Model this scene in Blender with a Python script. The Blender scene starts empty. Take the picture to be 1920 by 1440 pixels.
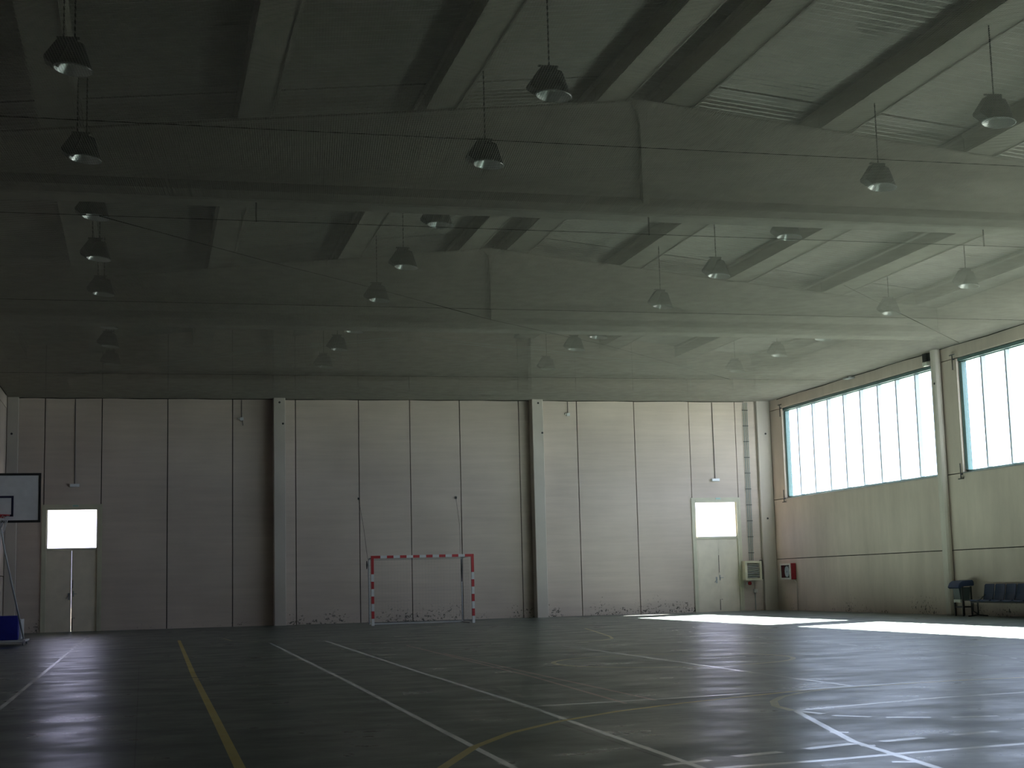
import bpy, bmesh, math, random
from mathutils import Vector, Matrix
random.seed(7)
S = bpy.context.scene
COL = S.collection

# ------------------------------------------------------------------ camera
F_PX = 2769.7
YAW, PITCH, ROLL, EYE = 0.2456, 0.1334, -0.0250, 1.189
cd = bpy.data.cameras.new('camera')
cd.sensor_fit = 'HORIZONTAL'; cd.sensor_width = 36.0
cd.lens = F_PX / 1920 * 36.0
cd.clip_start = 0.05; cd.clip_end = 500
cam = bpy.data.objects.new('camera', cd)
COL.objects.link(cam)
Fv = Vector((math.sin(YAW)*math.cos(PITCH), math.cos(YAW)*math.cos(PITCH), math.sin(PITCH)))
R0 = Vector((math.cos(YAW), -math.sin(YAW), 0)); U0 = R0.cross(Fv)
cr, sr = math.cos(ROLL), math.sin(ROLL)
R1 = cr*R0 + sr*U0; U1 = -sr*R0 + cr*U0
M = Matrix((R1, U1, -Fv)).transposed().to_4x4()
M.translation = Vector((0, 0, EYE))
cam.matrix_world = M
S.camera = cam

# ------------------------------------------------------------------ light, exposure
S.view_settings.view_transform = 'Standard'
S.view_settings.look = 'None'
S.view_settings.exposure = 0.0
S.view_settings.gamma = 1.0
S.view_settings.use_curve_mapping = False
S.cycles.use_denoising = True
S.cycles.max_bounces = 10
S.cycles.diffuse_bounces = 6
S.cycles.glossy_bounces = 4
S.cycles.transparent_max_bounces = 16
S.cycles.sample_clamp_indirect = 12.0
S.cycles.caustics_reflective = False
S.cycles.caustics_refractive = False

SKY = 5.4
SUN = 310.0
w = bpy.data.worlds.new('sky'); S.world = w; w.use_nodes = True
bgn = w.node_tree.nodes['Background']
bgn.inputs[0].default_value = (0.74, 0.81, 1.09, 1)
bgn.inputs[1].default_value = SKY

sl = bpy.data.lights.new('sun', 'SUN'); sl.energy = SUN; sl.angle = math.radians(0.6); sl.color = (1.0, 0.94, 0.88)
so = bpy.data.objects.new('sun', sl); COL.objects.link(so)
SUN_DIR = Vector((-1.02, -0.52, -1.0)).normalized()
so.rotation_euler = SUN_DIR.to_track_quat('-Z', 'Y').to_euler()
so.location = (40, 50, 30)

# ------------------------------------------------------------------ constants
XL, XR = -4.22, 21.6355
YF, YN = 48.727, -1.0
XA, ZA, SL = 8.76, 9.88, 0.103
ZNET = 7.352
PUR_H = 0.42
WT = 0.25
def zroof(x): return ZA - SL*abs(x-XA)          # top of the roof beams, bottom of the purlins
BEAMS = [0.3, 12.45, 24.6, 36.75]              # front face of each beam
WINS = [(37.4, 47.6), (25.45, 36.04), (13.5, 24.0)]
ZW0, ZW1 = 3.86, 6.98

def portal(name, loc, rot, sx, sy):
    l = bpy.data.lights.new(name, 'AREA'); l.shape = 'RECTANGLE'; l.size = sx; l.size_y = sy
    l.cycles.is_portal = True
    o = bpy.data.objects.new(name, l); COL.objects.link(o); o.location = loc; o.rotation_euler = rot
for (a, b) in WINS:
    portal('window_daylight', (XR+WT+0.05, (a+b)/2, (ZW0+ZW1)/2), (0, math.pi/2, 0), ZW1-ZW0, b-a)
for xc in (-2.16, 19.45):
    portal('door_daylight', (xc, YF+WT+0.1, 3.19), (-math.pi/2, 0, 0), 1.5, 1.2)

# ------------------------------------------------------------------ mesh helpers
class MB:
    def __init__(s): s.v = []; s.f = []; s.m = []
    def add(s, vs, fs, mi=0):
        o = len(s.v); s.v += [tuple(v) for v in vs]
        for f in fs: s.f.append(tuple(i+o for i in f)); s.m.append(mi)
        return s
    def box(s, x0, x1, y0, y1, z0, z1, mi=0):
        return s.add([(x0,y0,z0),(x1,y0,z0),(x1,y1,z0),(x0,y1,z0),(x0,y0,z1),(x1,y0,z1),(x1,y1,z1),(x0,y1,z1)],
              [(0,3,2,1),(4,5,6,7),(0,1,5,4),(1,2,6,5),(2,3,7,6),(3,0,4,7)], mi)
    def prism(s, prof, axis, a, b, mi=0):
        """closed profile (list of 2-tuples) extruded along axis from a to b"""
        n = len(prof)
        def P(p, t):
            if axis == 0: return (t, p[0], p[1])
            if axis == 1: return (p[0], t, p[1])
            return (p[0], p[1], t)
        vs = [P(p, a) for p in prof] + [P(p, b) for p in prof]
        fs = [(i, (i+1) % n, n+(i+1) % n, n+i) for i in range(n)]
        fs += [tuple(range(n-1, -1, -1)), tuple(range(n, 2*n))]
        return s.add(vs, fs, mi)
    def tube(s, pts, r, n=8, mi=0, caps=True):
        pts = [Vector(p) for p in pts]
        rs = r if isinstance(r, (list, tuple)) else [r]*len(pts)
        vs = []; fs = []
        for i, p in enumerate(pts):
            a = pts[max(i-1, 0)]; b = pts[min(i+1, len(pts)-1)]
            d = (b-a).normalized()
            u = d.cross(Vector((0, 0, 1)) if abs(d.z) < .9 else Vector((1, 0, 0))).normalized()
            v = d.cross(u)
            for k in range(n):
                t = 2*math.pi*k/n
                vs.append(p + (u*math.cos(t)+v*math.sin(t))*rs[i])
        for i in range(len(pts)-1):
            for k in range(n):
                k2 = (k+1) % n
                fs.append((i*n+k, i*n+k2, (i+1)*n+k2, (i+1)*n+k))
        if caps:
            fs.append(tuple(range(n-1, -1, -1))); fs.append(tuple(range((len(pts)-1)*n, len(pts)*n)))
        return s.add(vs, fs, mi)
    def lathe(s, prof, n=24, mi=0, mat=None):
        """profile (r,z) revolved about z"""
        vs = []; fs = []
        for (r, z) in prof:
            for k in range(n):
                t = 2*math.pi*k/n
                p = Vector((r*math.cos(t), r*math.sin(t), z))
                vs.append(mat @ p if mat else p)
        for i in range(len(prof)-1):
            for k in range(n):
                k2 = (k+1) % n
                fs.append((i*n+k, i*n+k2, (i+1)*n+k2, (i+1)*n+k))
        return s.add(vs, fs, mi)
    def mesh(s, name, mats, smooth=False):
        me = bpy.data.meshes.new(name)
        me.from_pydata(s.v, [], s.f)
        for m in (mats if isinstance(mats, (list, tuple)) else [mats]): me.materials.append(m)
        me.polygons.foreach_set('material_index', s.m)
        if smooth: me.polygons.foreach_set('use_smooth', [True]*len(s.f))
        me.update()
        return me
    def obj(s, name, mats, parent=None, smooth=False, bevel=0, loc=None):
        me = s.mesh(name, mats, smooth)
        if bevel or True:
            bm = bmesh.new(); bm.from_mesh(me)
            bmesh.ops.recalc_face_normals(bm, faces=bm.faces)
            if bevel:
                bmesh.ops.bevel(bm, geom=[e for e in bm.edges if len(e.link_faces) == 2 and e.calc_face_angle(0) > .5],
                                offset=bevel, segments=2, affect='EDGES', profile=.5)
            bm.to_mesh(me); bm.free()
        o = bpy.data.objects.new(name, me); COL.objects.link(o)
        if parent: o.parent = parent
        if loc: o.location = loc
        return o
def link_mesh(name, me, parent, loc=(0,0,0), rot=(0,0,0)):
    o = bpy.data.objects.new(name, me); COL.objects.link(o); o.parent = parent; o.location = loc; o.rotation_euler = rot
    return o
def empty(name, loc=(0,0,0)):
    o = bpy.data.objects.new(name, None); COL.objects.link(o); o.location = loc; o.empty_display_size = .2
    return o
def tag(o, label=None, cat=None, group=None, kind=None):
    if label: o['label'] = label
    if cat: o['category'] = cat
    if group: o['group'] = group
    if kind: o['kind'] = kind
    return o
def child(root, mb, name, mats, world=True, **k):
    """a part built in world coordinates under a root placed at its base"""
    if world:
        L = root.matrix_world.translation if root.parent is None else root.location
        L = Vector(root.location)
        mb.v = [(v[0]-L.x, v[1]-L.y, v[2]-L.z) for v in mb.v]
    return mb.obj(name, mats, root, **k)
def copy_tree(o, parent=None):
    c = o.copy(); COL.objects.link(c)
    if parent: c.parent = parent
    for ch in list(o.children): copy_tree(ch, c)
    return c

# ------------------------------------------------------------------ materials
def newmat(name):
    m = bpy.data.materials.new(name); m.use_nodes = True
    nt = m.node_tree; b = nt.nodes['Principled BSDF']
    return m, nt, b
def plain(name, col, rough=.5, metal=0, spec=.5, noise=0, scale=5.0):
    m, nt, b = newmat(name)
    b.inputs['Roughness'].default_value = rough; b.inputs['Metallic'].default_value = metal
    b.inputs['Specular IOR Level'].default_value = spec
    if noise:
        tc = nt.nodes.new('ShaderNodeTexCoord'); n = nt.nodes.new('ShaderNodeTexNoise'); n.inputs['Scale'].default_value = scale
        n.inputs['Detail'].default_value = 5
        r = nt.nodes.new('ShaderNodeValToRGB')
        r.color_ramp.elements[0].color = tuple(c*(1-noise) for c in col)+(1,); r.color_ramp.elements[1].color = tuple(min(1, c*(1+noise)) for c in col)+(1,)
        r.color_ramp.elements[0].position = .3; r.color_ramp.elements[1].position = .7
        nt.links.new(tc.outputs['Object'], n.inputs['Vector']); nt.links.new(n.outputs['Fac'], r.inputs['Fac']); nt.links.new(r.outputs['Color'], b.inputs['Base Color'])
    else: b.inputs['Base Color'].default_value = tuple(col)+(1,)
    return m

def concrete(name, col, stretch=(1, 1, 1), streak=.12, mottle=.10, stains=False, joint_dirt=False):
    m, nt, b = newmat(name); N = nt.nodes; L = nt.links
    b.inputs['Roughness'].default_value = .85; b.inputs['Specular IOR Level'].default_value = .25
    g = N.new('ShaderNodeNewGeometry')
    mp = N.new('ShaderNodeMapping'); mp.inputs['Scale'].default_value = stretch
    L.new(g.outputs['Position'], mp.inputs['Vector'])
    n1 = N.new('ShaderNodeTexNoise'); n1.inputs['Scale'].default_value = 1.0; n1.inputs['Detail'].default_value = 6; n1.inputs['Roughness'].default_value = .62
    L.new(mp.outputs['Vector'], n1.inputs['Vector'])
    n2 = N.new('ShaderNodeTexNoise'); n2.inputs['Scale'].default_value = .45; n2.inputs['Detail'].default_value = 4
    L.new(g.outputs['Position'], n2.inputs['Vector'])
    def rng(src, a, c):
        r = N.new('ShaderNodeMapRange'); r.inputs['From Min'].default_value = .3; r.inputs['From Max'].default_value = .7
        r.inputs['To Min'].default_value = a; r.inputs['To Max'].default_value = c; L.new(src, r.inputs['Value']); return r.outputs['Result']
    a1 = rng(n1.outputs['Fac'], 1-streak, 1+streak); a2 = rng(n2.outputs['Fac'], 1-mottle, 1+mottle)
    mu = N.new('ShaderNodeMath'); mu.operation = 'MULTIPLY'; L.new(a1, mu.inputs[0]); L.new(a2, mu.inputs[1])
    vm = N.new('ShaderNodeVectorMath'); vm.operation = 'SCALE'; vm.inputs[0].default_value = col; L.new(mu.outputs[0], vm.inputs['Scale'])
    out = vm.outputs['Vector']
    if stains:
        # mould and chipped paint in a band at the wall foot, plus rare isolated spots
        sx = N.new('ShaderNodeSeparateXYZ'); L.new(g.outputs['Position'], sx.inputs[0])
        n3 = N.new('ShaderNodeTexNoise'); n3.inputs['Scale'].default_value = 13.0; n3.inputs['Detail'].default_value = 5; n3.inputs['Roughness'].default_value = .7
        L.new(g.outputs['Position'], n3.inputs['Vector'])
        n4 = N.new('ShaderNodeTexNoise'); n4.inputs['Scale'].default_value = .75; n4.inputs['Detail'].default_value = 1
        L.new(g.outputs['Position'], n4.inputs['Vector'])
        hz = N.new('ShaderNodeMapRange'); hz.inputs['From Min'].default_value = .05; hz.inputs['From Max'].default_value = .95
        hz.inputs['To Min'].default_value = .085; hz.inputs['To Max'].default_value = -.10; L.new(sx.outputs['Z'], hz.inputs['Value'])
        s1 = N.new('ShaderNodeMath'); s1.operation = 'ADD'; L.new(n3.outputs['Fac'], s1.inputs[0]); L.new(hz.outputs[0], s1.inputs[1])
        pz = N.new('ShaderNodeMapRange'); pz.inputs['From Min'].default_value = .40; pz.inputs['From Max'].default_value = .62
        pz.inputs['To Min'].default_value = -.12; pz.inputs['To Max'].default_value = .02; L.new(n4.outputs['Fac'], pz.inputs['Value'])
        s2 = N.new('ShaderNodeMath'); s2.operation = 'ADD'; L.new(s1.outputs[0], s2.inputs[0]); L.new(pz.outputs[0], s2.inputs[1])
        th = N.new('ShaderNodeMapRange'); th.inputs['From Min'].default_value = .62; th.inputs['From Max'].default_value = .69; L.new(s2.outputs[0], th.inputs['Value'])
        mx = N.new('ShaderNodeMix'); mx.data_type = 'RGBA'; L.new(th.outputs[0], mx.inputs['Factor']); L.new(out, mx.inputs[6])
        mx.inputs[7].default_value = (.09, .085, .075, 1)
        out = mx.outputs[2]
    L.new(out, b.inputs['Base Color'])
    bp = N.new('ShaderNodeBump'); bp.inputs['Strength'].default_value = .25; bp.inputs['Distance'].default_value = .01
    L.new(n1.outputs['Fac'], bp.inputs['Height']); L.new(bp.outputs['Normal'], b.inputs['Normal'])
    return m
WALLC = (.535, .455, .40)
M_far = concrete('wall_concrete_far', WALLC, (.35, .35, 5), .07, .09, stains=True)
M_side = concrete('wall_concrete_side', WALLC, (2.2, 1.6, .35), .10, .10, stains=True)
M_joint = plain('joint_shadow_gap', (.05, .05, .045), .95)
M_beam = concrete('beam_concrete', (.43, .395, .35), (.6, .6, 1.6), .10, .12)
M_pur = concrete('purlin_concrete', (.37, .34, .30), (1, .4, 1), .10, .1)
M_column = concrete('column_concrete', (.50, .455, .41), (1, 1, .5), .07, .07)

def floor_material(name='green_painted_concrete', c0=(.056, .074, .064), c1=(.092, .114, .101), r0=.27, r1=.40, spec=.27):
    m, nt, b = newmat(name); N = nt.nodes; L = nt.links
    g = N.new('ShaderNodeNewGeometry')
    def noise(scale, st, det=4, rough=.55):
        mp = N.new('ShaderNodeMapping'); mp.inputs['Scale'].default_value = st; L.new(g.outputs['Position'], mp.inputs['Vector'])
        n = N.new('ShaderNodeTexNoise'); n.inputs['Scale'].default_value = scale; n.inputs['Detail'].default_value = det; n.inputs['Roughness'].default_value = rough
        L.new(mp.outputs['Vector'], n.inputs['Vector']); return n.outputs['Fac']
    big = noise(.55, (1, 1, 1), 6); wear = noise(1.3, (.7, 1, 1), 8, .65); fine = noise(14, (1, 1, 1), 3)
    r = N.new('ShaderNodeValToRGB'); L.new(big, r.inputs['Fac'])
    r.color_ramp.elements[0].position = .34; r.color_ramp.elements[0].color = tuple(c0)+(1,)
    r.color_ramp.elements[1].position = .68; r.color_ramp.elements[1].color = tuple(c1)+(1,)
    L.new(r.outputs['Color'], b.inputs['Base Color'])
    rr = N.new('ShaderNodeMapRange'); rr.inputs['From Min'].default_value = .36; rr.inputs['From Max'].default_value = .62
    rr.inputs['To Min'].default_value = r0; rr.inputs['To Max'].default_value = r1; L.new(wear, rr.inputs['Value'])
    L.new(rr.outputs[0], b.inputs['Roughness'])
    b.inputs['Specular IOR Level'].default_value = spec
    wv = noise(.8, (.6, 1.3, 1), 2, .4)
    ad = N.new('ShaderNodeMath'); ad.operation = 'MULTIPLY_ADD'; L.new(fine, ad.inputs[0]); ad.inputs[1].default_value = .012; L.new(wv, ad.inputs[2])
    bp = N.new('ShaderNodeBump'); bp.inputs['Strength'].default_value = .14; bp.inputs['Distance'].default_value = .012
    L.new(ad.outputs[0], bp.inputs['Height']); L.new(bp.outputs['Normal'], b.inputs['Normal'])
    return m
M_floor = floor_material()
M_lw = floor_material('white_line_paint', (.74, .75, .73), (.85, .86, .84), .17, .26, .6)
M_lwt = floor_material('thin_worn_white_paint', (.34, .37, .35), (.60, .62, .58), .19, .30, .6)
M_ly = floor_material('yellow_line_paint', (.50, .38, .08), (.62, .48, .13))
M_lyf = floor_material('faded_yellow_line_paint', (.38, .35, .16), (.50, .46, .24))
M_lr = floor_material('red_line_paint', (.34, .22, .21), (.42, .26, .25))
M_ldk = floor_material('floor_crack_filler', (.02, .025, .025), (.03, .035, .035))
M_sheet = plain('corrugated_sheet_metal', (.40, .375, .335), .42, .25, noise=.08, scale=2)
M_green = plain('grey_green_window_steel', (.10, .17, .17), .45, .2, noise=.1, scale=20)
M_mull = plain('pale_aluminium_bar', (.42, .46, .50), .5, .1, noise=.06, scale=20)
M_door = plain('beige_door_paint', (.68, .61, .50), .5, noise=.06, scale=3)
M_dframe = plain('beige_frame_paint', (.52, .50, .38), .5, noise=.06, scale=3)
M_dark = plain('black_metal', (.02, .02, .02), .5, noise=.2, scale=30)
M_lamp = plain('grey_lamp_housing', (.055, .057, .055), .55, .2, noise=.1, scale=15)
M_gear = plain('dark_gear_box_paint', (.035, .037, .037), .55, noise=.15, scale=20)
M_refl = plain('brushed_reflector_inside', (.75, .78, .78), .28, .85, noise=.05, scale=10)
M_bulb = plain('frosted_bulb_glass', (.85, .87, .85), .25, noise=.03, scale=8)
M_chain = plain('dark_chain_steel', (.03, .03, .03), .5, .6, noise=.1, scale=50)
M_white = plain('white_enamel', (.62, .63, .64), .35, noise=.06, scale=12)
M_red = plain('red_enamel', (.45, .03, .035), .4, noise=.1, scale=12)
M_redd = plain('red_steel_cabinet', (.30, .015, .03), .4, noise=.1, scale=12)
M_steel = plain('galvanised_steel', (.35, .37, .37), .4, .6, noise=.12, scale=20)
M_pipe = plain('grey_green_conduit', (.19, .25, .24), .5, noise=.1, scale=20)
M_pale = plain('pale_plastic_conduit', (.55, .55, .50), .5, noise=.08, scale=10)
M_cream = plain('cream_sheet_metal', (.55, .52, .38), .45, noise=.06, scale=8)
M_louv = plain('grey_louver', (.28, .29, .27), .45, noise=.08, scale=8)
M_blue = plain('blue_vinyl_pad', (.012, .02, .30), .45, noise=.1, scale=8)
M_seat = plain('blue_plastic', (.008, .022, .065), .6, noise=.1, scale=10)
M_board = plain('white_backboard', (.86, .86, .90), .4, noise=.05, scale=6)
M_net = plain('grey_net_cord', (.35, .335, .30), .9, noise=.1, scale=3)
M_gnet = plain('grey_goal_net_cord', (.20, .21, .20), .9, noise=.1, scale=3)
M_cable = plain('dark_steel_cable', (.035, .035, .03), .9, 0, .1, noise=.1, scale=9)
M_ground = concrete('outdoor_paving', (.075, .08, .065), (1, 1, 1), .1, .1)
M_signg = plain('pale_green_sign_face', (.30, .48, .42), .5, noise=.05, scale=20)
M_lens = plain('emergency_lamp_diffuser', (.70, .72, .76), .35, noise=.04, scale=20)

def glass(name, tint=(1, 1, 1), gloss=.07):
    m, nt, b = newmat(name); nt.nodes.remove(b); N = nt.nodes; L = nt.links
    tr = N.new('ShaderNodeBsdfTransparent'); tr.inputs[0].default_value = tint+(1,)
    gl = N.new('ShaderNodeBsdfGlossy'); gl.inputs['Roughness'].default_value = .05
    tc = N.new('ShaderNodeTexCoord'); n = N.new('ShaderNodeTexNoise'); n.inputs['Scale'].default_value = 3
    L.new(tc.outputs['Object'], n.inputs['Vector'])
    mr = N.new('ShaderNodeMapRange'); mr.inputs['To Min'].default_value = gloss*.5; mr.inputs['To Max'].default_value = gloss*1.5
    L.new(n.outputs['Fac'], mr.inputs['Value'])
    mx = N.new('ShaderNodeMixShader'); L.new(mr.outputs[0], mx.inputs[0]); L.new(tr.outputs[0], mx.inputs[1]); L.new(gl.outputs[0], mx.inputs[2])
    L.new(mx.outputs[0], N['Material Output'].inputs[0])
    return m
M_glass = glass('window_glass', (.92, .96, .97))
M_dglass = glass('door_transom_glass', (.97, .93, .95), .05)

# ------------------------------------------------------------------ floor with its painted lines
floor = MB().box(XL-.3, XR+.3, YN-.3, YF+.3, -.25, 0).obj('floor', M_floor)
tag(floor, 'worn glossy dark green painted concrete sports floor', 'floor', kind='structure')
LZ = [.00020]
def strip(pts, width, mat, name='floor_line'):
    pts = [Vector((p[0], p[1], 0)) for p in pts]; vs = []; fs = []
    z = LZ[0]; LZ[0] += .000012
    for i, p in enumerate(pts):
        d = (pts[min(i+1, len(pts)-1)] - pts[max(i-1, 0)]).normalized(); n = Vector((-d.y, d.x, 0))*width/2
        for q in (p-n, p+n): vs.append((q.x, q.y, z))
    for i in range(len(pts)-1):
        a = i*2; fs.append((a, a+2, a+3, a+1))
    o = MB().add(vs, fs).obj(name, mat, floor)
    if o.data.polygons[0].normal.z < 0: o.data.flip_normals()
    return o
def arc(cx, cy, r, a0, a1, n=40):
    return [(cx+r*math.cos(math.radians(a0+(a1-a0)*i/n)), cy+r*math.sin(math.radians(a0+(a1-a0)*i/n))) for i in range(n+1)]
strip([(-1.46, 4), (-1.47, 44.4)], .055, M_lw)
strip([(.60, 4), (.66, 14), (.70, 22), (.84, 37)], .075, M_ly)
strip([(2.22, 4), (2.34, 9.8), (2.52, 19.6), (2.71, 33.4)], .055, M_lw)
strip([(3.30, 6), (3.45, 9.6), (3.62, 14.2), (3.69, 20.6), (3.94, 33.4)], .055, M_lw)
strip([(3.36, 8.5), (3.41, 12.2)], .03, M_ldk, 'floor_crack')
strip([(-.05, 8.5), (-.05, 14), (-.06, 25)], .012, M_ldk, 'floor_crack')
strip([(-1.46, 21.45), (2.66, 20.75), (5.8, 20.68), (9.6, 21.1), (17, 21.9)], .08, M_lwt)
strip([(3.55, 14.03), (5.26, 14.27), (7.35, 14.72), (9.76, 15.24), (18, 16.4)], .085, M_lw)
strip([(1.55, 8.6), (1.9, 9.71), (2.37, 10.85), (2.85, 11.70), (3.47, 12.46), (4.2, 13.12), (5.04, 13.66), (5.75, 14.03), (6.47, 14.38), (7.35, 14.62), (8.6, 14.85), (10.2, 14.9), (12, 14.6)], .075, M_ly)
strip([(7.55, 14.66), (7.05, 14.52), (6.53, 14.22), (6.15, 13.85), (5.86, 13.4), (5.66, 12.9), (5.60, 12.39)], .075, M_lyf)
strip([(5.62, 12.39), (4.94, 9.93), (4.72, 8.37), (4.4, 7)], .06, M_lw)
strip([(5.62, 12.39), (7.36, 12.95), (9.2, 13.2), (11.5, 13.5)], .085, M_lw)
for a, b in (((5.62, 12.33), (5.69, 11.98)), ((5.70, 11.80), (5.91, 11.53)), ((6.0, 11.44), (6.31, 11.25)), ((6.46, 11.18), (6.84, 11.10)),
             ((7.05, 11.12), (7.45, 11.2))):
    strip([a, b], .085, M_lw)
for a, b in (((3.84, 9.46), (4.22, 9.57)), ((4.44, 9.65), (4.88, 9.80)), ((5.11, 9.83), (5.49, 9.92)), ((5.76, 9.99), (6.18, 10.07)), ((6.45, 10.12), (6.9, 10.17))):
    strip([a, b], .10, M_lw)
strip([(3.50, 8.94), (4.33, 9.02), (4.93, 9.14), (6.1, 9.30), (8, 9.5)], .085, M_lw)
strip([(3.25, 9.22), (3.62, 9.35)], .08, M_lw)
for a, b in (((5.07, 10.57), (5.19, 10.5)), ((4.86, 9.66), (4.96, 9.63)), ((4.62, 8.76), (4.75, 8.70))): strip([a, b], .08, M_lw)
strip([(7.58, 27.9), (7.45, 20.14), (7.37, 16.98), (7.36, 14.72)], .065, M_lw)
strip(arc(7.55, 20.85, 1.75, 0, 360, 56), .075, M_lyf)
strip([(5.08, 29.4), (4.78, 18.3), (4.54, 13.9)], .045, M_lr)
strip([(5.05, 25.5), (4.95, 18.7), (4.92, 14.1)], .045, M_lr)
strip([(3.66, 28.45), (6.25, 28.0), (8.77, 27.83), (12, 28.1)], .09, M_lwt)
strip([(10.75, 36), (10.2, 33.2), (9.6, 30.3), (9.3, 29.2), (8.9, 28.6), (8.3, 28.1)], .06, M_lyf)
strip([(11.98, 35), (11.64, 26.72)], .05, M_lwt)
strip([(11.60, 24.6), (11.57, 19.67), (11.4, 17.0)], .05, M_lwt)
strip([(1.9, 37.5), (2.0, 35.5), (2.5, 34.0), (3.3, 33.3)], .05, M_lyf)
strip([(14.2, 27.5), (14.2, 44.4)], .05, M_lwt)
strip([(-1.46, 44.4), (18.0, 44.4)], .10, M_lwt)
strip([(.8, 39.5), (1.5, 37.6), (2.8, 36.4)], .05, M_lwt)

ground = MB().box(-60, 120, -60, 160, -.6, -.3).obj('outdoor_ground', M_ground)  # tone kept dark to limit sunlight bounced up to the roof
tag(ground, 'pale paved ground outside the hall', 'ground', kind='structure')

# ------------------------------------------------------------------ far wall : vertical precast panels with open joints
wf = empty('wall_far', ((XL+XR)/2, YF, 0)); tag(wf, 'end wall of tall grey beige precast concrete panels behind the goal', 'wall', kind='structure')
J = [XL-.3, -3.07, -1.33, .72, 2.78, 4.82, 6.91, 8.64, 10.35, 12.42, 14.49, 16.57, 18.60, 20.34, XR+.25]
DOORS = {(-3.07, -1.33): 3.94, (18.60, 20.34): 3.93}
G = .014
def ztop(x): return zroof(x) + PUR_H + .04
for a, b in zip(J[:-1], J[1:]):
    z0 = DOORS.get((a, b), -.2)
    dy = random.uniform(-.006, .006)
    prof = [(a+G, z0), (b-G, z0), (b-G, ztop(b))]
    if a < XA < b: prof.append((XA, ztop(XA)))
    prof.append((a+G, ztop(a)))
    child(wf, MB().prism(prof, 1, YF+dy, YF+.17), 'wall_panel', M_far)
# backing behind the joints, with the two door openings left free
mb = MB()
xs = [XL-.3, -3.07, -1.33, XA, 18.60, 20.34, XR+.25]
for a, b in zip(xs[:-1], xs[1:]):
    z0 = DOORS.get((a, b), -.2)
    mb.prism([(a, z0), (b, z0), (b, ztop(b)-.02), (a, ztop(a)-.02)], 1, YF+.18, YF+WT)
child(wf, mb, 'joint_backing', M_joint)

# right wall : horizontal panels, windows
def side_wall(name, x0, x1, wins, label, mat):
    root = empty(name, ((x0+x1)/2, YF/2, 0)); tag(root, label, 'wall', kind='structure')
    inner = x0 if name == 'wall_right' else x1
    Yj = [YN] + [b+.17 for b in BEAMS] + [YF+.17]
    g = .012
    s = 1 if name == 'wall_right' else -1
    def panel(ya, yb, za, zb):
        d = random.uniform(0, .006)
        xa, xb = (x0+d, x0+.17) if s == 1 else (x1-.17, x1-d)
        child(root, MB().box(xa, xb, ya+g, yb-g, za+g, zb-g), 'wall_panel', mat)
        xa, xb = (x0+.171, x1) if s == 1 else (x0, x1-.171)
        back.box(xa, xb, ya, yb, za, zb)
    zt = zroof(x0 if s == 1 else x1) + PUR_H - .02
    back = MB()
    for i in range(len(Yj)-1):
        ya, yb = Yj[i], Yj[i+1]
        wn = [w_ for w_ in wins if ya < (w_[0]+w_[1])/2 < yb]
        panel(ya, yb, -.2, 1.763); panel(ya, yb, 1.763, ZW0-.02)
        if wn:
            panel(ya, wn[0][0]-.0, ZW0-.02, ZW1+.02); panel(wn[0][1], yb, ZW0-.02, ZW1+.02)
        else: panel(ya, yb, ZW0-.02, ZW1+.02)
        panel(ya, yb, ZW1+.02, zt)
    child(root, back, 'joint_backing', M_joint)
    return root
wr = side_wall('wall_right', XR, XR+WT, WINS, 'long side wall of concrete panels with the bright strip windows', M_side)
wl = side_wall('wall_left', XL-WT, XL, [], 'blank long side wall beside the basketball stand', M_side)
# near wall (behind the camera)
wn = empty('wall_near', ((XL+XR)/2, YN, 0)); tag(wn, 'blank end wall of concrete panels behind the viewer', 'wall', kind='structure')
x = XL-.25
while x < XR:
    b = min(x+2.6, XR+.25); prof = [(x+G, -.2), (b-G, -.2), (b-G, ztop(b))]
    if x < XA < b: prof.append((XA, ztop(XA)))
    prof.append((x+G, ztop(x))); child(wn, MB().prism(prof, 1, YN-.25, YN), 'wall_panel', M_side); x = b

# ------------------------------------------------------------------ windows of the right wall
def build_window(i, ya, yb):
    root = empty('window_%d' % i, (XR+.17, (ya+yb)/2, ZW0))
    lab = ['wide strip window between the corner column and the first wall column, eight bars',
           'wide strip window above the blue seats, cut by the picture edge',
           'wide strip window in the side wall, third from the far corner',
           'wide strip window in the side wall, beside the viewer'][i-1]
    tag(root, lab, 'window', kind='structure')
    xg = XR+.17
    fr = MB()
    fr.box(xg-.05, xg+.05, ya, yb, ZW0-.02, ZW0+.05); fr.box(xg-.05, xg+.05, ya, yb, ZW1-.10, ZW1+.02)
    child(root, fr, 'window_frame', M_green)
    for yy0, yy1 in ((yb-.14, yb), (ya, ya+.14)):
        child(root, MB().box(xg-.10, xg+.05, yy0, yy1, ZW0+.05, ZW1-.10), 'window_post', M_green, bevel=.01)
    # sill cover on the inside
    child(root, MB().box(XR-.015, xg-.05, ya+.01, yb-.01, ZW0-.035, ZW0-.012), 'window_sill', M_steel)
    child(root, MB().box(XR+.04, xg-.05, ya+.01, yb-.01, ZW1-.075, ZW1+.012), 'window_head', M_green)
    n = 9; edges = [yb-.14]
    first = .95; step = 1.147
    y = yb-.14-first
    while y > ya+.35: edges.append(y); y -= step
    edges.append(ya+.14)
    mul = MB().box(xg-.085, xg+.035, -.034, .034, 0, ZW1-.10-ZW0-.05).mesh('mullion', M_mull)
    for y in edges[1:-1]:
        link_mesh('mullion', mul, root, (-xg+(XR+.17)+0, y-root.location.y, .05)).location.x = -xg*0
    for a, b in zip(edges[:-1], edges[1:]):
        child(root, MB().box(xg-.004, xg+.004, b+.03, a-.03, ZW0+.05, ZW1-.10), 'pane', M_glass)
    return root
for i, (a, b) in enumerate(WINS):
    r = build_window(i+1, a, b)
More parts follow.
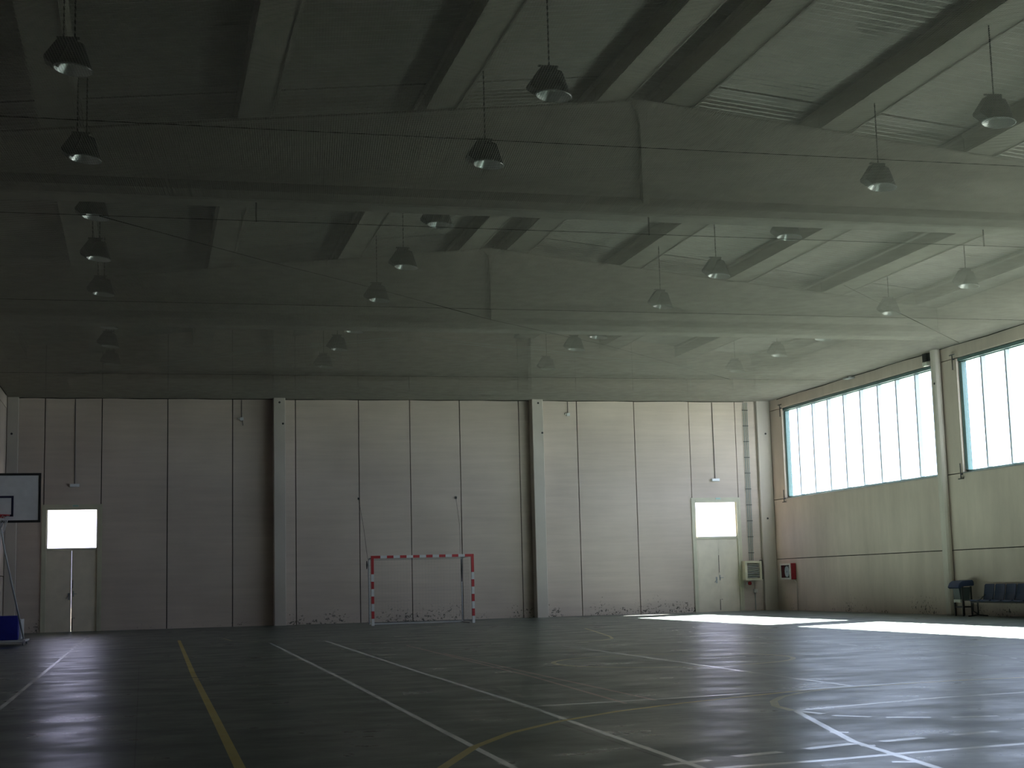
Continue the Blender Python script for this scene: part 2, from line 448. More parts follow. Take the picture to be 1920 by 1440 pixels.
# the mullion mesh is in world x; shift it to root-local space
for o in bpy.data.objects:
    if o.name.split('.')[0] == 'mullion': o.location.x = -(XR+.17)

# ------------------------------------------------------------------ doors
def build_door(i, xa, xb, zt, gap):
    root = empty('door_%d' % i, ((xa+xb)/2, YF, 0))
    tag(root, ['beige double door under a bright transom, beside the basketball stand',
               'beige double door under a bright transom, beside the unit heater'][i-1], 'door', kind='structure')
    yf0, yf1 = YF-.03, YF+.12
    fr = MB()
    fr.box(xa, xa+.10, yf0, yf1, 0, zt); fr.box(xb-.10, xb, yf0, yf1, 0, zt); fr.box(xa+.10, xb-.10, yf0, yf1, zt-.12, zt)
    child(root, fr, 'door_frame', M_dframe, bevel=.006)
    child(root, MB().box(xa-.05, xb+.05, YF-.045, YF-.008, zt-.02, zt+.05), 'head_trim', M_dframe)
    for ja in (xa-.045, xb-.03): child(root, MB().box(ja, ja+.075, YF-.042, YF-.031, 0, zt-.021), 'jamb_trim', M_dframe)
    sl_ = MB(); sl_.box(xa-.06, xa, YF+.02, YF+.16, 0, zt+.03); sl_.box(xb, xb+.06, YF+.02, YF+.16, 0, zt+.03); sl_.box(xa, xb, YF+.02, YF+.16, zt, zt+.03)
    child(root, sl_, 'frame_packing', M_joint)
    child(root, MB().box(xa+.10, xb-.10, YF+.0, YF+.10, 2.52, 2.60), 'transom_bar', M_dframe)
    child(root, MB().box(xa+.13, xb-.13, YF+.045, YF+.055, 2.60, zt-.12), 'pane', M_dglass)
    rb = MB(); rb.box(xa+.10, xa+.13, YF+.02, YF+.08, 2.60, zt-.12); rb.box(xb-.13, xb-.10, YF+.02, YF+.08, 2.60, zt-.12)
    child(root, rb, 'glazing_bead', M_dframe)
    xm = (xa+xb)/2
    for s, (a, b) in ((-1, (xa+.10, xm-gap/2)), (1, (xm+gap/2, xb-.10))):
        lf = MB(); lf.box(a-.001, b+.001, YF+.03, YF+.075, .0, 2.53)
        lf.box(a+.05, b-.05, YF+.024, YF+.03, .08, 1.28); lf.box(a+.05, b-.05, YF+.024, YF+.03, 1.30, 2.45)
        leaf = child(root, lf, 'door_leaf', M_door)
        L = leaf
        if s == 1:
            hb = MB(); hb.tube([(xm+.06, YF+.03, 1.17), (xm+.06, YF-.03, 1.17), (xm+.17, YF-.035, 1.17)], .012, 6)
            hb.box(xm+.04, xm+.08, YF+.015, YF+.03, 1.08, 1.26)
            hb.v = [(v[0]-root.location.x, v[1]-root.location.y, v[2]) for v in hb.v]
            hb.obj('door_handle', M_steel, leaf)
            bb = MB(); bb.tube([(xm+.04, YF+.015, 1.35), (xm+.04, YF+.015, 1.95 if i == 2 else 1.60)], .009, 5)
            bb.tube([(xm+.04, YF+.015, .05), (xm+.04, YF+.015, .42), (xm+.12, YF+.01, .42)], .009, 5)
            bb.v = [(v[0]-root.location.x, v[1]-root.location.y, v[2]) for v in bb.v]
            bb.obj('door_bolt', M_dark, leaf)
        else:
            hb = MB(); hb.tube([(xm-.07, YF+.03, 1.10), (xm-.07, YF-.03, 1.10), (xm-.16, YF-.035, 1.02)], .012, 6)
            hb.box(xm-.10, xm-.04, YF+.015, YF+.03, .98, 1.20)
            hb.v = [(v[0]-root.location.x, v[1]-root.location.y, v[2]) for v in hb.v]
            hb.obj('door_handle', M_steel, leaf)
    return root
sunblocker = MB().box(-3.6, .9, YF+WT, YF+WT+1.3, 4.05, 4.2).obj('door_canopy_slab', M_pur)  # added out of view to keep direct sun from the transom and door gaps
tag(sunblocker, 'small concrete canopy outside the door by the basketball stand', 'canopy', kind='structure')
build_door(1, -3.07, -1.33, 3.92, .006)
build_door(2, 18.60, 20.34, 3.91, .003)

# ------------------------------------------------------------------ roof: corrugated sheets, purlins, beams
PURX = [-3.95, -1.40, 1.80, 5.06, 8.22, 9.50, 12.63, 15.68, 18.47, 21.35]
ceil = empty('ceiling', (XA, YF/2, 8.0)); tag(ceil, 'pitched roof of corrugated sheets on concrete purlins', 'ceiling', kind='structure')
def sheet_mesh(xa, xb, ya, yb):
    p = .20; vs = []; fs = []; n = 0
    y = ya
    prof = []
    while y < yb-1e-4:
        prof += [(y, 0), (y+.055, 0), (y+.10, .07), (y+.155, .07)]
        y += p
    prof.append((yb, 0))
    for (yy, dz) in prof:
        for xx in (xa, xb): vs.append((xx, yy, zroof(xx)+PUR_H+dz))
        for xx in (xa, xb): vs.append((xx, yy, zroof(xx)+PUR_H+dz+.012))
    for i in range(len(prof)-1):
        a = i*4; c = a+4
        fs += [(a, a+1, c+1, c), (a+2, c+2, c+3, a+3)]
    return MB().add(vs, fs)
PX = [XL-WT] + PURX[1:5] + [XA] + PURX[5:9] + [XR+WT]
bayY = [YN] + BEAMS[1:] + [YF+.1]
for a, b in zip(PX[:-1], PX[1:]):
    for ya, yb in zip(bayY[:-1], bayY[1:]):
        child(ceil, sheet_mesh(a, b, ya, yb), 'roof_sheet', M_sheet)
def purlin(x, ya, yb):
    wB = .31; zb = zroof(x)
    if x > XA: sg = 1
    else: sg = -1
    z0 = zb+.012
    prof = [(-.31, 0), (.31, 0), (.31, .06), (.285, .08), (.285, .30), (.33, .33), (.33, PUR_H-.03), (-.33, PUR_H-.03), (-.33, .33), (-.285, .30), (-.285, .08), (-.31, .06)]
    prof = [(x+px, z0+pz - SL*abs(0)) for px, pz in prof]
    # follow the slope of the roof a little, so that the flange lies flat on the beam
    prof = [(px, pz - (px-x)*SL*sg) for px, pz in prof]
    return MB().prism(prof, 1, ya, yb)
for x in PURX:
    for ya, yb in zip([YN]+BEAMS, BEAMS+[YF]):
        child(ceil, purlin(x, ya+(.26 if ya != YN else 0), yb+(.24 if yb != YF else 0)), 'purlin', M_pur)
    child(ceil, MB().tube([(x+.25, YN+.1, zroof(x+.25)-.012), (x+.25, YF-.1, zroof(x+.25)-.008)], .012, 5), 'purlin_conduit', M_pur)
# bulky ridge slab above, keeps daylight out
for sgn in (-1, 1):
    xe = XR+.6 if sgn > 0 else XL-.6
    pr = [(XA, ZA+PUR_H+.10), (xe, zroof(xe)+PUR_H+.10), (xe, zroof(xe)+PUR_H+.16), (XA, ZA+PUR_H+.16)]
    child(ceil, MB().prism(pr, 1, YN-.5, YF+.6), 'roof_deck', M_pur)

BW = .50
def roof_beam(yf, label):
    root = empty('roof_beam', (XA, yf+BW/2, 7.68)); tag(root, label, 'beam', kind='structure')
    yc = yf+BW/2; zb = 7.68
    xa, xb = XL, XR
    # cross-section at the ridge and both ends, lofted
    def sec(x):
        zt = zroof(x) - .0
        return [(yc-.25, zb+.03), (yc-.22, zb), (yc+.22, zb), (yc+.25, zb+.03), (yc+.25, zb+.17), (yc+.11, zb+.36),
                (yc+.14, zt-.10), (yc+.15, zt-.04), (yc+.14, zt), (yc-.14, zt), (yc-.15, zt-.04), (yc-.14, zt-.10), (yc-.11, zb+.36), (yc-.25, zb+.17)]
    X = [xa, xa+1.2, XA-.001, XA+.001, xb-1.2, xb]
    vs = []; fs = []
    for x in X:
        for (y, z) in sec(x): vs.append((x, y, z))
    n = 14
    for i in range(len(X)-1):
        for k in range(n): fs.append((i*n+k, (i+1)*n+k, (i+1)*n+(k+1) % n, i*n+(k+1) % n))
    fs += [tuple(range(n)), tuple(range((len(X)-1)*n, len(X)*n))]
    child(root, MB().add(vs, fs), 'beam_body', M_beam)
    # ridge rib on both faces, flared at its top
    rb = MB()
    for s in (-1, 1):
        def rp(z, hw, d): return [(XA-hw, yc+s*.10, z), (XA-hw*.7, yc+s*(.10+d), z), (XA+hw*.7, yc+s*(.10+d), z), (XA+hw, yc+s*.10, z)]
        lv = [(zb+.22, .08, .13), (ZA-.50, .08, .11), (ZA-.22, .13, .08), (ZA-.05, .32, .05)]
        vs = []; fs = []
        for z, hw, d in lv: vs += rp(z, hw, d)
        for i in range(len(lv)-1):
            for k in range(4): fs.append((i*4+k, (i+1)*4+k, (i+1)*4+(k+1) % 4, i*4+(k+1) % 4))
        fs += [(3, 2, 1, 0), (12, 13, 14, 15)]
        rb.add(vs, fs)
    child(root, rb, 'ridge_rib', M_beam)
BL = ['concrete roof beam directly above the viewer, out of the picture', 'concrete roof beam above the near third of the net, out of the picture',
      'nearest visible tapered concrete beam, with a ridge rib, spanning the upper hall',
      'farther tapered concrete beam with a ridge rib, below the big one and before the end wall']
for yf, lb in zip(BEAMS, BL): roof_beam(yf, lb)

# ------------------------------------------------------------------ columns
def dots(root, pts, axis):
    for p in pts:
        m = MB()
        if axis == 1: m.lathe([(0, 0), (.035, 0), (.035, .01), (0, .01)], 12, mat=Matrix.Translation(p) @ Matrix.Rotation(math.pi/2, 4, 'X'))
        else: m.lathe([(0, 0), (.035, 0), (.035, .01), (0, .01)], 12, mat=Matrix.Translation(p) @ Matrix.Rotation(-math.pi/2, 4, 'Y'))
        child(root, m, 'socket_hole', M_dark)
def column(x0, x1, y0, y1, z1, label, pts=(), axis=1, bev=.02):
    root = empty('column', ((x0+x1)/2, (y0+y1)/2, 0)); tag(root, label, 'column', kind='structure')
    child(root, MB().box(x0, x1, y0, y1, -.05, z1), 'column_shaft', M_column, bevel=bev)
    dots(root, pts, axis)
    return root
yfc = YF-.45
column(4.07, 4.45, yfc, YF-.01, zroof(4.3)+PUR_H-.02, 'concrete column on the end wall, left of the red and white goal', [(4.26, yfc, 7.2), (4.37, yfc, 6.5)])
column(12.78, 13.17, yfc, YF-.01, zroof(13)+PUR_H-.02, 'concrete column on the end wall, right of the red and white goal', [(13.0, yfc, 7.22), (13.12, yfc, 6.2)])
column(XL+.01, XL+.36, YF-.15, YF-.01, zroof(XL)+PUR_H-.02, 'narrow corner column behind the basketball backboard', [(-4.06, YF-.15, 6.2)])
column(21.12, XR-.01, YF-.15, YF-.01, zroof(XR)+PUR_H-.02, 'corner column between the heater and the hose cabinet', [(21.42, YF-.15, 6.2), (21.35, YF-.15, 3.2)])
labs = ['side wall column right beside the viewer, out of the picture', 'side wall column nearer the viewer, out of the picture',
        'side wall column past the picture edge, at the nearest beam', 'rounded concrete column between the two strip windows']
for yf, lb in zip(BEAMS, labs):
    column(XR-.22, XR-.01, yf+.03, yf+.34, 7.67, lb, [(XR-.22, yf+.12, 6.4)], 0, .09)
for yf in BEAMS:
    column(XL+.01, XL+.22, yf+.03, yf+.36, 7.67, 'concrete column on the blank side wall, holding the %s roof beam' %
           ['first', 'second', 'third', 'fourth'][BEAMS.index(yf)], [], 0, .06)

# ------------------------------------------------------------------ protective net under the beams
NETY = [YN+.1, 12.0, 19.6, 24.72, 32.2, 43.1, YF-.02]
def znet(x, y):
    for a, b in zip(NETY[:-1], NETY[1:]):
        if a <= y <= b:
            t = (y-a)/(b-a); sag = .05*math.sin(math.pi*t)
            break
    else: sag = 0
    u = max(0, min(1, (x-XL)/(XR-XL)))
    return ZNET + .01 - sag*min(1, 8*u*(1-u))
net = empty('safety_net', ((XL+XR)/2, YF/2, ZNET)); tag(net, 'fine grey protective net stretched flat across the hall under the beams', 'net')
PITCHN = .033
def threads(ang, name, TH):
    mb = MB(); d = Vector((math.sin(ang), math.cos(ang), 0)); n = Vector((math.cos(ang), -math.sin(ang), 0))
    c = Vector(((XL+XR)/2, (YN+YF)/2, 0)); V = mb.v; Fc = mb.f; Mi = mb.m
    half = 30; k = -int(half/PITCHN)
    x0, x1, y0, y1 = XL+.02, XR-.02, 8.0, YF-.03
    kk = k
    ox, oy, oz = net.location
    while kk <= -k:
        o = c + n*(kk*PITCHN); kk += 1
        t0, t1 = -1e9, 1e9
        for (p, q, lo, hi) in ((o.x, d.x, x0, x1), (o.y, d.y, y0, y1)):
            if abs(q) < 1e-9:
                if p < lo or p > hi: t0, t1 = 1, 0
                continue
            a, b = (lo-p)/q, (hi-p)/q
            if a > b: a, b = b, a
            t0 = max(t0, a); t1 = min(t1, b)
        if t1-t0 < .05: continue
        ns = max(1, int((t1-t0)/1.6))
        base = len(V)
        for i in range(ns+1):
            p = o + d*(t0+(t1-t0)*i/ns); z = znet(p.x, p.y)
            for (a, h) in ((-TH, -TH*.6), (TH, -TH*.6), (0, TH)):
                V.append((p.x+n.x*a-ox, p.y+n.y*a-oy, z+h-oz))
        for i in range(ns):
            a = base+i*3
            Fc += [(a, a+1, a+4, a+3), (a+1, a+2, a+5, a+4), (a+2, a, a+3, a+5)]; Mi += [0, 0, 0]
    me = mb.mesh(name, M_net)
    o = bpy.data.objects.new(name, me); COL.objects.link(o); o.parent = net; o['kind'] = 'stuff'
threads(math.radians(6), 'lengthwise_threads', .0019)
threads(math.radians(96), 'crosswise_threads', .0022)
for y in NETY[1:-1]:
    c = child(net, MB().tube([(XL+.02 + (XR-XL-.04)*i/12, y, znet(XL+.02+(XR-XL-.04)*i/12, y)) for i in range(13)], .006, 5), 'net_cable', M_cable)
def cab(pts, r=.005):
    child(net, MB().tube([(x, y, ZNET+.0) for x, y in pts], r, 5), 'net_cable', M_cable)
cab([(-.75, 24.72), (2.22, 27.8), (4.61, 30.09), (7.93, 33.5), (11.84, 36.9), (17.9, 43.1)], .007)
cab([(14.6, 28.6), (21.5, 35.6)], .006)
# border rope along the four walls
child(net, MB().tube([(XR-.03, 2+i*.9, ZNET+.0+.012*math.sin(i*1.7)) for i in range(52)], .012, 6), 'border_rope', M_cable)
child(net, MB().tube([(XL+.03, 2+i*.9, ZNET+.0) for i in range(52)], .012, 6), 'border_rope', M_cable)
child(net, MB().tube([(XL+.1+i*.8, YF-.02, ZNET+.0+.01*math.sin(i*2.1)) for i in range(32)], .014, 6), 'border_rope', M_cable)
for (x, y) in ((8.82, 24.72), (1.80, 24.72), (15.60, 24.72)):
    hk = MB().tube([(x, y, ZNET), (x, y, 7.72)], .014, 6); hk.tube([(x-.07, y, 7.72), (x+.07, y, 7.72)], .012, 6)
    child(net, hk, 'net_hanger', M_cable)

# ------------------------------------------------------------------ pendant lamps
LZM = 7.95
def make_lamp(chains):
    root = empty('pendant_lamp')
    tilt = Matrix.Translation((.055, 0, .0)) @ Matrix.Rotation(math.radians(6), 4, 'Y')
    outer = [(.245, 0), (.250, .012), (.225, .06), (.185, .16), (.145, .26), (.115, .33), (.10, .36), (0, .365)]
    inner = [(.243, .002), (.215, .06), (.175, .16), (.135, .26), (.10, .335), (0, .34)]
    rf = MB().lathe(outer, 28, mat=tilt).obj('reflector', M_lamp, root, smooth=True)
    ins = MB().lathe(inner, 28, mat=tilt).obj('reflector_lining', M_refl, rf, smooth=True)
    MB().lathe([(.243, .0), (.256, .0), (.258, .014), (.246, .016), (.243, .0)], 28, mat=tilt).obj('rim', M_steel, rf, smooth=True)
    MB().lathe([(0, .07), (.035, .085), (.055, .13), (.05, .19), (.03, .25), (.03, .33)], 14, mat=tilt).obj('bulb', M_bulb, root, smooth=True)
    # gear box, leaning out on the left
    g = MB().prism([(-.13, .41), (-.01, .42), (-.03, .30), (-.13, .07), (-.20, .04), (-.31, .11), (-.315, .15)], 1, -.11, .11)
    g.obj('gear_box', M_gear, root, bevel=.008)
    b = MB().box(-.16, .13, -.02, .02, .425, .445); b.box(-.04, .10, -.07, .07, .36, .43); b.tube([(.05, -.1, .37), (.12, -.1, .30), (.14, -.1, .15)], .008, 5)
    b.obj('bracket', M_gear, root)
    return root
def lamp_chain(root, x, h, kind):
    """oval links from the bracket up to the purlin"""
    m = MB()
    for cx in ((0,) if kind == 1 else (-.07, .07)):
        z = .445; i = 0
        while z < h:
            zz = min(z+.055, h)
            if i % 2 == 0: m.box(cx-.011, cx+.011, -.004, .004, z, zz)
            else: m.box(cx-.004, cx+.004, -.011, .011, z, zz)
            z += .046; i += 1
    return m.obj('chain', M_chain, root)
proto = None
LX = [-1.0, 5.37, 12.55, 19.05]
LY = [11.7, 15.5, 19.35, 23.2, 26.95, 30.75, 34.5, 38.9, 42.0, 45.4]
rown = ['', '', 'nearest the viewer', 'just before the nearest beam', 'half hidden past the nearest beam',
        'midway between the two beams', 'just before the farther beam', 'just past the farther beam', 'in the middle row of the last bay', 'nearest the end wall']
coln = ['over the dark side', 'left of the ridge', 'right of the ridge', 'by the window wall']
ADJ = {(0, 3): (-1.0, 23.5), (0, 4): (-.95, 27.25), (1, 3): (5.36, 22.8), (1, 2): (5.49, 19.3), (2, 3): (12.58, 23.1), (2, 7): (12.31, 39.2), (2, 8): (12.31, 41.4), (3, 5): (19.10, 31.13), (3, 6): (19.0, 34.75)}
proto_parts = None
for c, x in enumerate(LX):
    for r, y in enumerate(LY):
        if r < 2: continue
        if c == 3 and r < 4: pass
        X, Y = ADJ.get((c, r), (x, y))
        if proto is None:
            proto = make_lamp(1); o = proto
        else:
            o = copy_tree(proto)
        o.location = (X, Y, LZM)
        tag(o, 'grey pendant lamp %s, %s' % (coln[c], rown[r]), 'lamp', 'pendant lamps above the net')
        o['_h'] = zroof(X)-LZM+ (PUR_H+.03 if min(abs(X-p) for p in PURX) > .31 else .02)
for o in [q for q in bpy.data.objects if q.name.split('.')[0] == 'pendant_lamp']:
    lamp_chain(o, 0, o['_h'], 2 if abs(o.location.x+1) < .3 else 1)
    del o['_h']

# ------------------------------------------------------------------ goal
GX0, GX1, GY, GZ = 6.63, 9.79, 44.4, 2.08
goal = empty('handball_goal', ((GX0+GX1)/2, GY, 0)); tag(goal, 'red and white banded handball goal in front of the end wall', 'goal')
def banded_v(x, name):
    m = MB(); z = 0; i = 0
    edges = [0, .21, .43, .65, .87, 1.09, 1.31, 1.53, 1.75, 2.08]
    # white foot, then red and white by turns, red corner
    for i, (a, b) in enumerate(zip(edges[:-1], edges[1:])):
        mi = 0 if (i % 2 == 0 and i < 8) else 1
        if i == 8: mi = 1
        m.box(x, x+.08, GY, GY+.08, a, b, mi)
    return child(goal, m, name, [M_white, M_red])
banded_v(GX0, 'goal_post'); banded_v(GX1-.08, 'goal_post')
m = MB(); ed = [GX0+.08, GX0+.28]; 
n = 13; span = (GX1-GX0-.56)/n
xs = [GX0+.28+span*i for i in range(n+1)]
m.box(GX0+.08, xs[0], GY, GY+.08, 2.0, 2.08, 1)
for i in range(n): m.box(xs[i], xs[i+1], GY, GY+.08, 2.0, 2.08, 0 if i % 2 == 0 else 1)
m.box(xs[-1], GX1-.08, GY, GY+.08, 2.0, 2.08, 1)
child(goal, m, 'crossbar', [M_white, M_red])
for x in (GX0+.04, GX1-.14):
    xr = x + (.05 if x < 8 else -.02)
    sb = MB().tube([(x, GY+.08, 2.02), (xr, GY+1.05, 2.0), (xr, GY+1.1, 1.95), (xr, GY+1.1, .03)], .022, 8)
    child(goal, sb, 'net_support', M_white, smooth=True)
    child(goal, MB().tube([(x, GY+.08, .025), (xr, GY+1.1, .025)], .02, 6), 'floor_bar', M_white)
child(goal, MB().tube([(GX0+.09, GY+1.1, .025), (GX1-.16, GY+1.1, .025)], .022, 6), 'floor_bar', M_white)
gn = MB()
for i in range(31):
    x = GX0+.1+i*(GX1-GX0-.25)/30
    gn.tube([(x, GY+.08, 2.0), (x, GY+1.06, 1.95), (x, GY+1.08, .05)], 0.0011, 3, caps=False)
for i in range(20):
    z = .1+i*.1; gn.tube([(GX0+.1, GY+1.07, z), (GX1-.15, GY+1.07, z)], 0.0011, 3, caps=False)
    for x in (GX0+.08, GX1-.14): gn.tube([(x, GY+.08, z), (x, GY+1.07, z)], 0.0011, 3, caps=False)
for i in range(11):
    y = GY+.08+i*.1; gn.tube([(GX0+.1, y, 2.0-.005*i), (GX1-.15, y, 2.0-.005*i)], 0.0011, 3, caps=False)
    for x in (GX0+.08, GX1-.14): gn.tube([(x, y, 2.0), (x, y, .05)], 0.0011, 3, caps=False)
g = child(goal, gn, 'goal_net', M_gnet); g['kind'] = 'stuff'
bun = MB()
for (x, z0, z1) in ((GX1-.17, 1.25, 1.95), (GX0+.02, 1.70, 1.95)):
    bun.tube([(x, GY+1.04, z1), (x+.01, GY+1.05, (z0+z1)/2), (x, GY+1.04, z0)], [.012, .03, .012], 7)
child(goal, bun, 'bunched_net', M_dark)
for (xa, xb, lb) in ((6.88, GX0+.05, 'thin tie rope from the wall to the left top corner of the goal'), (10.17, GX1-.2, 'thin tie rope from the wall to the right rear top of the goal')):
    r = empty('tie_rope', (xa, YF-.02, 4.05)); tag(r, lb, 'rope')
    child(r, MB().tube([(xa, YF-.01, 4.05), (xa*.6+xb*.4, YF-1.6, 3.1), (xb, GY+1.05, 2.0)], .005, 5), 'rope_strand', M_cable)
    child(r, MB().box(xa-.03, xa+.03, YF-.03, YF-.004, 4.02, 4.09), 'wall_hook', M_dark)

# ------------------------------------------------------------------ basketball stand
bs = empty('basketball_stand', (-3.4, 37.6, 0)); tag(bs, 'wheeled basketball stand with white backboard and blue padded base', 'basketball stand')
BXc, BY = -2.98, 33.0
bbd = child(bs, MB().box(BXc-.88, BXc+.84, BY, BY+.03, 2.73, 3.72), 'backboard', M_board)
bd = MB(); t = .05
bx0, bx1, bz0, bz1 = BXc-.88, BXc+.84, 2.70, 3.75
bd.box(bx0-.02, bx1, BY-.006, BY+.036, bz1-t, bz1); bd.box(bx0-.02, bx1, BY-.006, BY+.036, bz0, bz0+t)
bd.box(bx0-.02, bx0-.02+t, BY-.006, BY+.036, bz0+t, bz1-t); bd.box(bx1-t, bx1, BY-.006, BY+.036, bz0+t, bz1-t)
child(bs, bd, 'board_border', M_dark).parent = bbd
tr = MB(); rx0, rx1, rz0, rz1 = BXc-.30, BXc+.29, 2.83, 3.27
tr.box(rx0, rx1, BY-.005, BY-.001, rz1-.045, rz1); tr.box(rx0, rx0+.045, BY-.005, BY-.001, rz0, rz1-.045); tr.box(rx1-.045, rx1, BY-.005, BY-.001, rz0, rz1-.045)
tr.box(rx0, rx1, BY-.005, BY-.001, rz0-.0, rz0+.045)
child(bs, tr, 'target_rectangle', plain('dark_blue_line', (.02, .02, .06), .5, noise=.1)).parent = bbd
hp = MB(); pts = [(BXc+.02+.225*math.cos(a*math.pi/14), BY-.38+.225*math.sin(a*math.pi/14), 2.84) for a in range(29)]
hp.tube(pts, .011, 8, caps=False); hp.box(BXc-.08, BXc+.12, BY-.16, BY-.004, 2.80, 2.86)
hpo = child(bs, hp, 'hoop', M_red, smooth=False)
hn = MB()
for k in range(12):
    a = 2*math.pi*k/12
    for s in (1, -1):
        p = []
        for i in range(5):
            rr = .22-.024*i; aa = a+s*i*math.pi/12
            p.append((BXc+.02+rr*math.cos(aa), BY-.38+rr*math.sin(aa), 2.83-.09*i))
        hn.tube(p, .004, 4, caps=False)
hnn = child(bs, hn, 'hoop_net', M_white); hnn['kind'] = 'stuff'; hnn.parent = hpo
arm = MB()
for dx in (-.22, .04):
    arm.tube([(BXc+dx, BY+.05, 3.45), (-3.45+dx*.4, 37.7, 2.4)], .035, 8); arm.tube([(BXc+dx, BY+.05, 2.85), (-3.45+dx*.4, 37.7, 1.6)], .035, 8)
child(bs, arm, 'support_arm', M_white, smooth=True)
child(bs, MB().tube([(-3.45, 37.9, .25), (-3.45, 37.6, 2.5)], .07, 10), 'mast', M_white, smooth=True)
child(bs, MB().tube([(-2.99, 33.6, 2.62), (-2.97, 34.4, 2.15), (-2.74, 37.12, .16)], .022, 8), 'diagonal_strut', M_white, smooth=True)
child(bs, MB().tube([(-2.90, 33.05, 2.70), (-2.99, 33.6, 2.62)], .022, 8), 'strut_bracket', M_white)
child(bs, MB().box(-4.05, -2.86, 37.1, 37.30, .13, .70), 'front_pad', M_blue, bevel=.02)
child(bs, MB().box(-4.0, -2.82, 37.32, 38.3, .14, .60), 'ballast_box', M_white)
fb = MB(); fb.box(-4.12, -2.70, 37.05, 37.10, .085, .125); fb.box(-4.12, -2.70, 38.4, 38.45, .085, .125); fb.box(-2.75, -2.70, 37.1, 38.4, .085, .125); fb.box(-4.12, -4.07, 37.1, 38.4, .085, .125)
child(bs, fb, 'base_frame', M_white)
for (x, y) in ((-2.76, 37.15), (-4.05, 37.15), (-2.76, 38.35), (-4.05, 38.35)):
    wm = MB().lathe([(0, -.018), (.042, -.018), (.045, -.01), (.045, .01), (.042, .018), (0, .018)], 14, mat=Matrix.Translation((x, y, .046)) @ Matrix.Rotation(math.pi/2, 4, 'Y'))
    wm.box(x-.012, x+.012, y-.012, y+.012, .06, .09)
    child(bs, wm, 'wheel', M_steel)

# ------------------------------------------------------------------ seats by the right wall
XW = XR
sb = empty('seat_bench', (21.2, 33.9, 0)); tag(sb, 'row of blue plastic seats on a steel rail under the strip window', 'bench')
def seat_shell():
    m = MB()
    # side profile (x towards the hall is negative), width along y
    prof = [(-.46, .415), (-.43, .435), (-.10, .405), (-.03, .43), (.02, .60), (.05, .83), (.035, .84), (.0, .60), (-.05, .445), (-.10, .425), (-.43, .452), (-.465, .43)]
    vs = []; fs = []; ys = [-.225, -.20, -.10, 0, .10, .20, .225]
    for y in ys:
        e = 1 if abs(y) > .21 else 0
        for (x, z) in prof:
            bow = .02*(1-(y/.225)**2)
            vs.append((x + (bow if z > .5 else 0) - (.012*e if z > .5 else 0), y, z - (0 if z > .5 else bow) - (.03*e if z > .75 else 0)))
    n = len(prof)
    for i in range(len(ys)-1):
        for k in range(n): fs.append((i*n+k, (i+1)*n+k, (i+1)*n+(k+1) % n, i*n+(k+1) % n))
    fs += [tuple(range(n)), tuple(range((len(ys)-1)*n, len(ys)*n))]
    m.add(vs, fs); return m
s0 = seat_shell().obj('seat', M_seat, sb)
sy = [34.72-.50*i for i in range(7)]
s0.location = (21.36-sb.location.x, sy[0]-sb.location.y, 0)
for y in sy[1:]: link_mesh('seat', s0.data, sb, (21.36-sb.location.x, y-sb.location.y, 0))
child(sb, MB().box(21.12, 21.18, 31.4, 35.25, .36, .40), 'seat_rail', M_dark)
for y in (34.95, 31.9):
    lg = MB().tube([(21.15, y, .36), (21.15, y, .03)], .02, 6)
    lg.tube([(20.86, y, .02), (21.0, y, .03), (21.15, y-.0, .05), (21.30, y, .03), (21.42, y, .02)], .017, 6)
    lg.tube([(21.02, y, .36), (21.0, y-.02, .15), (21.12, y-.12, .04), (21.3, y-.22, .02)], .014, 6)
    child(sb, lg, 'leg', M_dark)
br = MB().tube([(21.15, 31.6, .40), (21.40, 31.6, .60), (21.44, 31.6, .80)], .012, 6); br.tube([(21.15, 34.9, .40), (21.40, 34.9, .60), (21.44, 34.9, .80)], .012, 6)
child(sb, br, 'back_bracket', M_dark)

# hooded bin between the column and the seats
lb_ = empty('litter_bin', (21.25, 35.9, 0)); tag(lb_, 'small litter bin on legs under a blue hood, beside the column', 'bin')
hd = MB().prism([(20.98, .76), (21.04, .88), (21.12, .93), (21.42, .95), (21.46, .90), (21.46, .80), (21.40, .79), (21.10, .78), (21.03, .72)], 1, 35.58, 36.12)
child(lb_, hd, 'hood', M_seat, bevel=.015)
child(lb_, MB().prism([(21.12, .40), (21.38, .40), (21.42, .76), (21.08, .76)], 1, 35.72, 36.02), 'basket', plain('smoked_plastic', (.06, .08, .08), .4, noise=.1))
child(lb_, MB().box(21.10, 21.15, 35.70, 36.04, .36, .44), 'pale_band', M_pale)
for (x, y) in ((21.14, 36.06), (21.14, 35.66), (21.40, 36.06), (21.40, 35.66)):
    child(lb_, MB().box(x-.018, x+.018, y-.018, y+.018, 0, .78), 'leg', M_dark)
child(lb_, MB().box(21.13, 21.41, 35.70, 36.02, .22, .26), 'shelf', M_dark)

# ------------------------------------------------------------------ unit heater in the corner
uh = empty('unit_heater', (20.6, YF-.3, 1.05)); tag(uh, 'cream louvred unit heater on the end wall beside the door', 'heater')
hx0, hx1, hy, hz0, hz1 = 20.30, 20.92, 48.30, 1.05, 1.72
m = MB(); m.box(hx0, hx0+.08, hy, hy+.30, hz0, hz1); m.box(hx1-.08, hx1, hy, hy+.30, hz0, hz1); m.box(hx0+.08, hx1-.08, hy, hy+.30, hz1-.07, hz1); m.box(hx0+.08, hx1-.08, hy, hy+.30, hz0, hz0+.07)
m.box(hx0+.08, hx1-.08, hy+.22, hy+.30, hz0+.07, hz1-.07)
child(uh, m, 'casing', M_cream)
lv = MB().prism([(hy+.02, 0), (hy+.07, .035), (hy+.075, .030), (hy+.025, -.005)], 0, hx0+.09, hx1-.09)
for k in range(8):
    q = MB(); q.v = [(v[0], v[1], v[2]+hz0+.10+k*.062) for v in lv.v]; q.f = list(lv.f); q.m = list(lv.m)
    child(uh, q, 'louver', M_louv)
